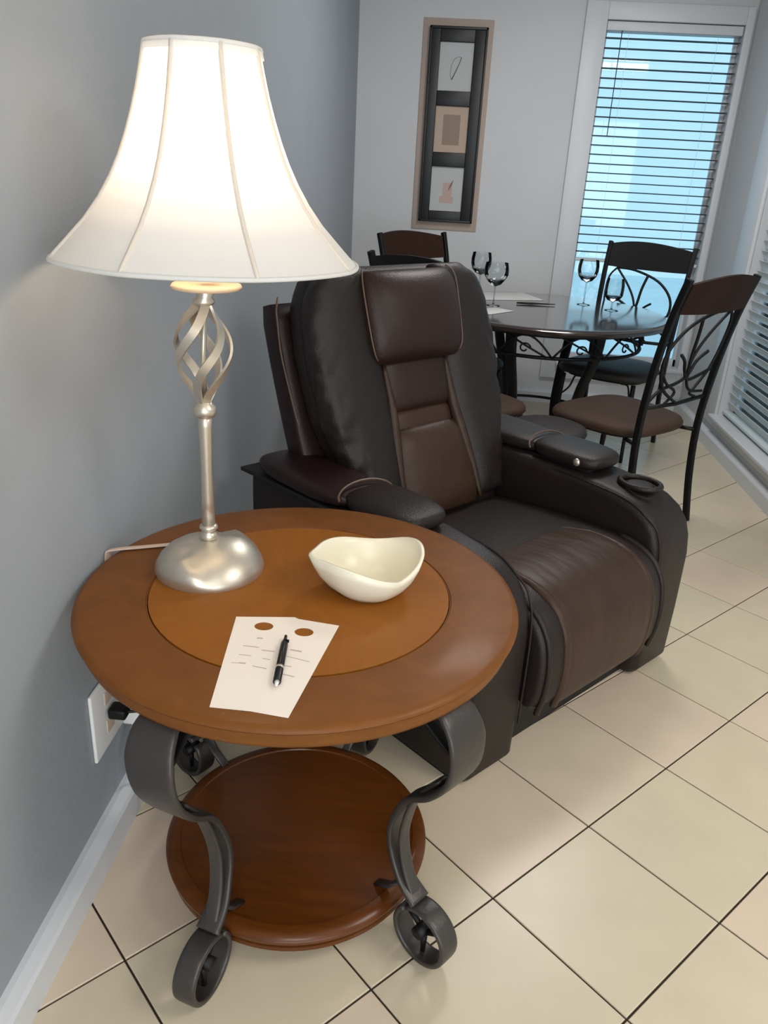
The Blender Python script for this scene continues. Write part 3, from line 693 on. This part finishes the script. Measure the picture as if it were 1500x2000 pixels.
# ------------------------------------------------------------------ dining set
DC = Vector((1.145, 4.30, 0))
dt = empty('dining_table', DC, 0, 'round dark glossy dining table with scrolled iron apron by the window', 'table')
sharp(MB().lathe([(.20, .738), (.60, .738), (.625, .741), (.630, .75), (.630, .760), (.622, .768), (.60, .770), (.001, .770)], (0, 0), 80).build('tabletop', M_ttop, dt), 40)
def ringpts(r, z, n=72): return [(r*math.cos(2*PI*i/n), r*math.sin(2*PI*i/n), z) for i in range(n)]
MB().tube(ringpts(.52, .722), .009, 8, True).build('apron_upper_ring', M_black, dt, True)
MB().tube(ringpts(.50, .615), .009, 8, True).build('apron_lower_ring', M_black, dt, True)
def cyl(a, z, r=.51): return Vector((r*math.cos(a), r*math.sin(a), z))
for k in range(12):
    a0 = k*PI/6; m = MB()
    m.tube([cyl(a0+.52*t, .618+.10*math.sin(PI*t), .51) for t in [i/12 for i in range(13)]], .0055, 6)
    m.tube([cyl(a0+.05+.42*t, .72-.10*t, .51) for t in [i/6 for i in range(7)]], .005, 6)
    m.tube([cyl(a0+.26+.06*math.cos(t)*(1-t/9), .655+.028*math.sin(t)*(1-t/9), .51) for t in [i*.45 for i in range(14)]], .0042, 6)
    m.build('apron_scroll', M_black, dt, True)
for a in (-115, -60, 62, 118):
    a = math.radians(a)
    pts = smooth_path([cyl(a, .738, .46), cyl(a, .6, .44), cyl(a, .4, .36), cyl(a, .2, .32), cyl(a, .05, .36), cyl(a, .004, .385)], 5)
    MB().sweep(pts, (-math.sin(a), math.cos(a), 0), lerp_list([.028, .026, .024, .022, .022, .026], len(pts)), .017, 5, 14).build('leg', M_black, dt, True)
MB().tube(ringpts(.325, .22, 48), .008, 8, True).build('stretcher_ring', M_black, dt, True)

def make_chair(seat_m, rail_m, label):
    t = empty('dining_chair', (0, 0, 0), 0, label, 'chair', None)
    # seat cushion (rounded trapezoid)
    N = 40; rings = []
    for sc, z in ((.86, .428), (.96, .432), (1.0, .442), (1.0, .456), (.97, .468), (.88, .477), (.6, .482), (.2, .483)):
        ring = []
        for j in range(N):
            th = 2*PI*j/N; c, s = math.cos(th), math.sin(th)
            x = math.copysign(abs(c)**.62, c)*.25; y = math.copysign(abs(s)**.62, s)*.245
            x *= 1+.10*(y/.245); ring.append((x*sc, y*sc, z))
        rings.append(ring)
    MB().loft(rings).build('seat', seat_m, t, True)
    ring = []
    for j in range(N):
        th = 2*PI*j/N; c, s = math.cos(th), math.sin(th); x = math.copysign(abs(c)**.62, c)*.2; y = math.copysign(abs(s)**.62, s)*.19
        ring.append((x*(1+.1*y/.2), y, .421))
    MB().tube(ring, .009, 6, True).build('seat_frame', M_black, t, True)
    for sx in (-1, 1):
        pts = smooth_path([(sx*.225, -.29, 0), (sx*.218, -.262, .22), (sx*.220, -.250, .45), (sx*.228, -.272, .70), (sx*.234, -.312, .92), (sx*.238, -.36, 1.085)], 5)
        MB().sweep(pts, (1, 0, 0), .0115, .014, 6, 12).build('leg', M_black, t, False)
        MB().tube(smooth_path([(sx*.195, .19, .42), (sx*.2, .205, .25), (sx*.205, .215, .0)], 4), [.013]*5+[.010]*4, 8).build('leg', M_black, t, True)
        MB().tube(smooth_path([(sx*.2, .195, .30), (sx*.17, .15, .34), (sx*.15, .14, .40), (sx*.12, .16, .41)], 4), .005, 6).build('leg_brace', M_black, t, True)
        MB().tube([(sx*.213, -.245, .42), (sx*.19, -.18, .42)], .009, 6).build('seat_mount', M_black, t, True)
    # top rail, arched and curved
    rings = []; K = 14
    for i in range(K+1):
        x = -.227+.454*i/K; b = 1-(x/.227)**2; top = 1.072+.022*b+.006*math.sin(x*9); bot = .955-.006*b
        yb = -.355-.018*b; yl = -.320-.018*b
        rings.append([(x, yl, bot), (x, yl-.018, bot), (x, yb-.018, top), (x, yb, top)])
    sharp(MB().loft(rings).build('top_rail', rail_m, t), 40)
    def yb(z): return -.252-.07*max(0, (z-.5)/.45)**1.6
    def C3(x, z): return Vector((x, yb(z), z))
    MB().tube([C3(-.222, .575), C3(0, .565), C3(.222, .575)], .009, 8).build('lower_rail', M_black, t, True)
    def cur(name, pts, r=.006): MB().tube(smooth_path([C3(*p) for p in pts], 5), r, 6).build(name, M_black, t, True)
    cur('back_scroll', [(.165, .95), (.06, .945), (-.08, .90), (-.165, .82), (-.175, .73), (-.12, .64), (.0, .57)], .007)
    cur('back_scroll', [(.165, .95), (.20, .90), (.205, .80), (.18, .70), (.12, .63), (.09, .60), (.14, .58)], .006)
    cur('back_scroll', [(.165, .95), (.08, .86), (.03, .78), (.02, .70), (.07, .62), (.18, .60)], .006)
    cur('back_scroll', [(-.02, .93), (.0, .85), (.01, .76), (.03, .68)], .0075)
    cur('back_scroll', [(-.07, .78), (-.03, .75), (.0, .70), (.05, .665), (.2, .70)], .007)
    cur('back_scroll', [(.12, .78), (.06, .745), (.03, .69), (-.03, .66), (-.14, .64), (-.2, .60)], .007)
    cur('back_scroll', [(-.175, .73), (-.11, .665), (-.03, .62), (-.08, .575)], .006)
    return t
def dup(root, label, swaps):
    r = root.copy(); COL.objects.link(r); r['label'] = label
    for ch in list(root.children):
        c = ch.copy(); COL.objects.link(c); c.parent = r
        if ch.name.split('.')[0] in swaps:
            c.data = c.data.copy(); c.data.materials.clear(); c.data.materials.append(swaps[ch.name.split('.')[0]])
    return r
chA = make_chair(M_seat, M_rail, 'brown-seated iron dining chair nearest the viewer, right behind the recliner')
chB = dup(chA, 'black dining chair standing against the bright back window', {'seat': M_seat_d, 'top_rail': M_black})
chC = dup(chA, 'dining chair with brown wooden top rail below the wall picture', {'seat': M_seat_d})
chD = dup(chA, 'dining chair whose black top rail just shows above the recliner headrest', {'top_rail': M_black})
def place(o, x, y, fx_, fy_):
    o.location = (x, y, 0); o.rotation_euler = (0, 0, math.atan2(fy_, fx_)-PI/2); o['group'] = 'chairs around the dining table'
place(chA, 1.43, 3.49, -.68, .73)
place(chB, 1.565, 4.47, -.5, -.87)
place(chC, .67, 4.36, .70, -.68)
place(chD, .725, 3.50, .68, .74)
# round stool
st = empty('round_stool', (1.09, 3.24, 0), 0, 'low dark round stool half hidden behind the recliner, left of the brown-seated chair', 'stool')
MB().lathe([(.13, .405), (.155, .412), (.165, .43), (.16, .448), (.13, .459), (.001, .462)], (0, 0), 32).build('seat', M_seat_d, st, True)
for k in range(4):
    a = k*PI/2+.5; MB().tube([(.12*math.cos(a), .12*math.sin(a), .408), (.15*math.cos(a), .15*math.sin(a), 0)], .008, 6).build('leg', M_iron, st, True)
# goblets
def goblet(x, y, label, hgt=.235, r=.056):
    g = empty('wine_glass', (x, y, .7703), 0, label, 'glass', 'wine glasses on the dining table')
    MB().lathe([(.001, .0), (.036, .0), (.036, .0015), (.012, .004), (.004, .010), (.0035, hgt-.125), (.006, hgt-.115)], (0, 0), 24).build('stem', M_goblet, g, True)
    z0 = hgt-.117
    MB().lathe([(.005, z0), (.030, z0+.010), (.048, z0+.032), (r, z0+.060), (r, z0+.085), (r*.9, z0+.117)], (0, 0), 28, cap=False).build('bowl', M_goblet, g, True)
    MB().lathe([(.004, z0+.002), (.028, z0+.012), (.0455, z0+.033), (.044, z0+.0335), (.001, z0+.0335)], (0, 0), 28, cap=False).build('tinted_bottom', M_wine, g, True)
goblet(.80, 4.60, 'clear goblet at the far left of the dining table, partly behind another')
goblet(.872, 4.30, 'smoky goblet at the left of the dining table, in front of another', .215, .064)
goblet(1.375, 4.55, 'tall clear goblet standing in front of the bright window')
goblet(1.50, 4.40, 'low dark-bottomed goblet beside the black window chair', .16, .05)
# placemats
def placemat(x, y, rz, label):
    o = bevel(MB().box((-.20, -.14, .7704), (.20, .14, .7735)).build('placemat', M_napkin), .001); o.location = (x, y, 0); o.rotation_euler = (0, 0, rz); tag(o, label, 'placemat', 'placemats on the dining table')
placemat(.93, 4.66, .35, 'white placemat at the back of the dining table')
o = bevel(MB().box((-.10, -.06, .7704), (.10, .06, .7735)).build('napkin', M_napkin), .001); o.location = (.86, 4.10, 0); o.rotation_euler = (0, 0, .9); tag(o, 'small folded white napkin at the left edge of the dining table', 'napkin')
kn = MB().tube([(-.10, 0, 0), (-.02, 0, 0), (.03, 0, 0), (.11, 0, 0)], [.004, .006, .004, .002], 8).build('table_knife', M_black, None, True)
kn.location = (1.10, 4.42, .7765); kn.rotation_euler = (0, 0, .15); tag(kn, 'dark slim knife lying on the dining table near its middle', 'knife')

# pale patio outside the windows
struct(MB().box((-3, YB+.3, -.3), (9, 16, -.2)).box((XF+.3, YN-2, -.3), (9, YB+.3, -.2)).build('patio_ground', M_shell_gnd))
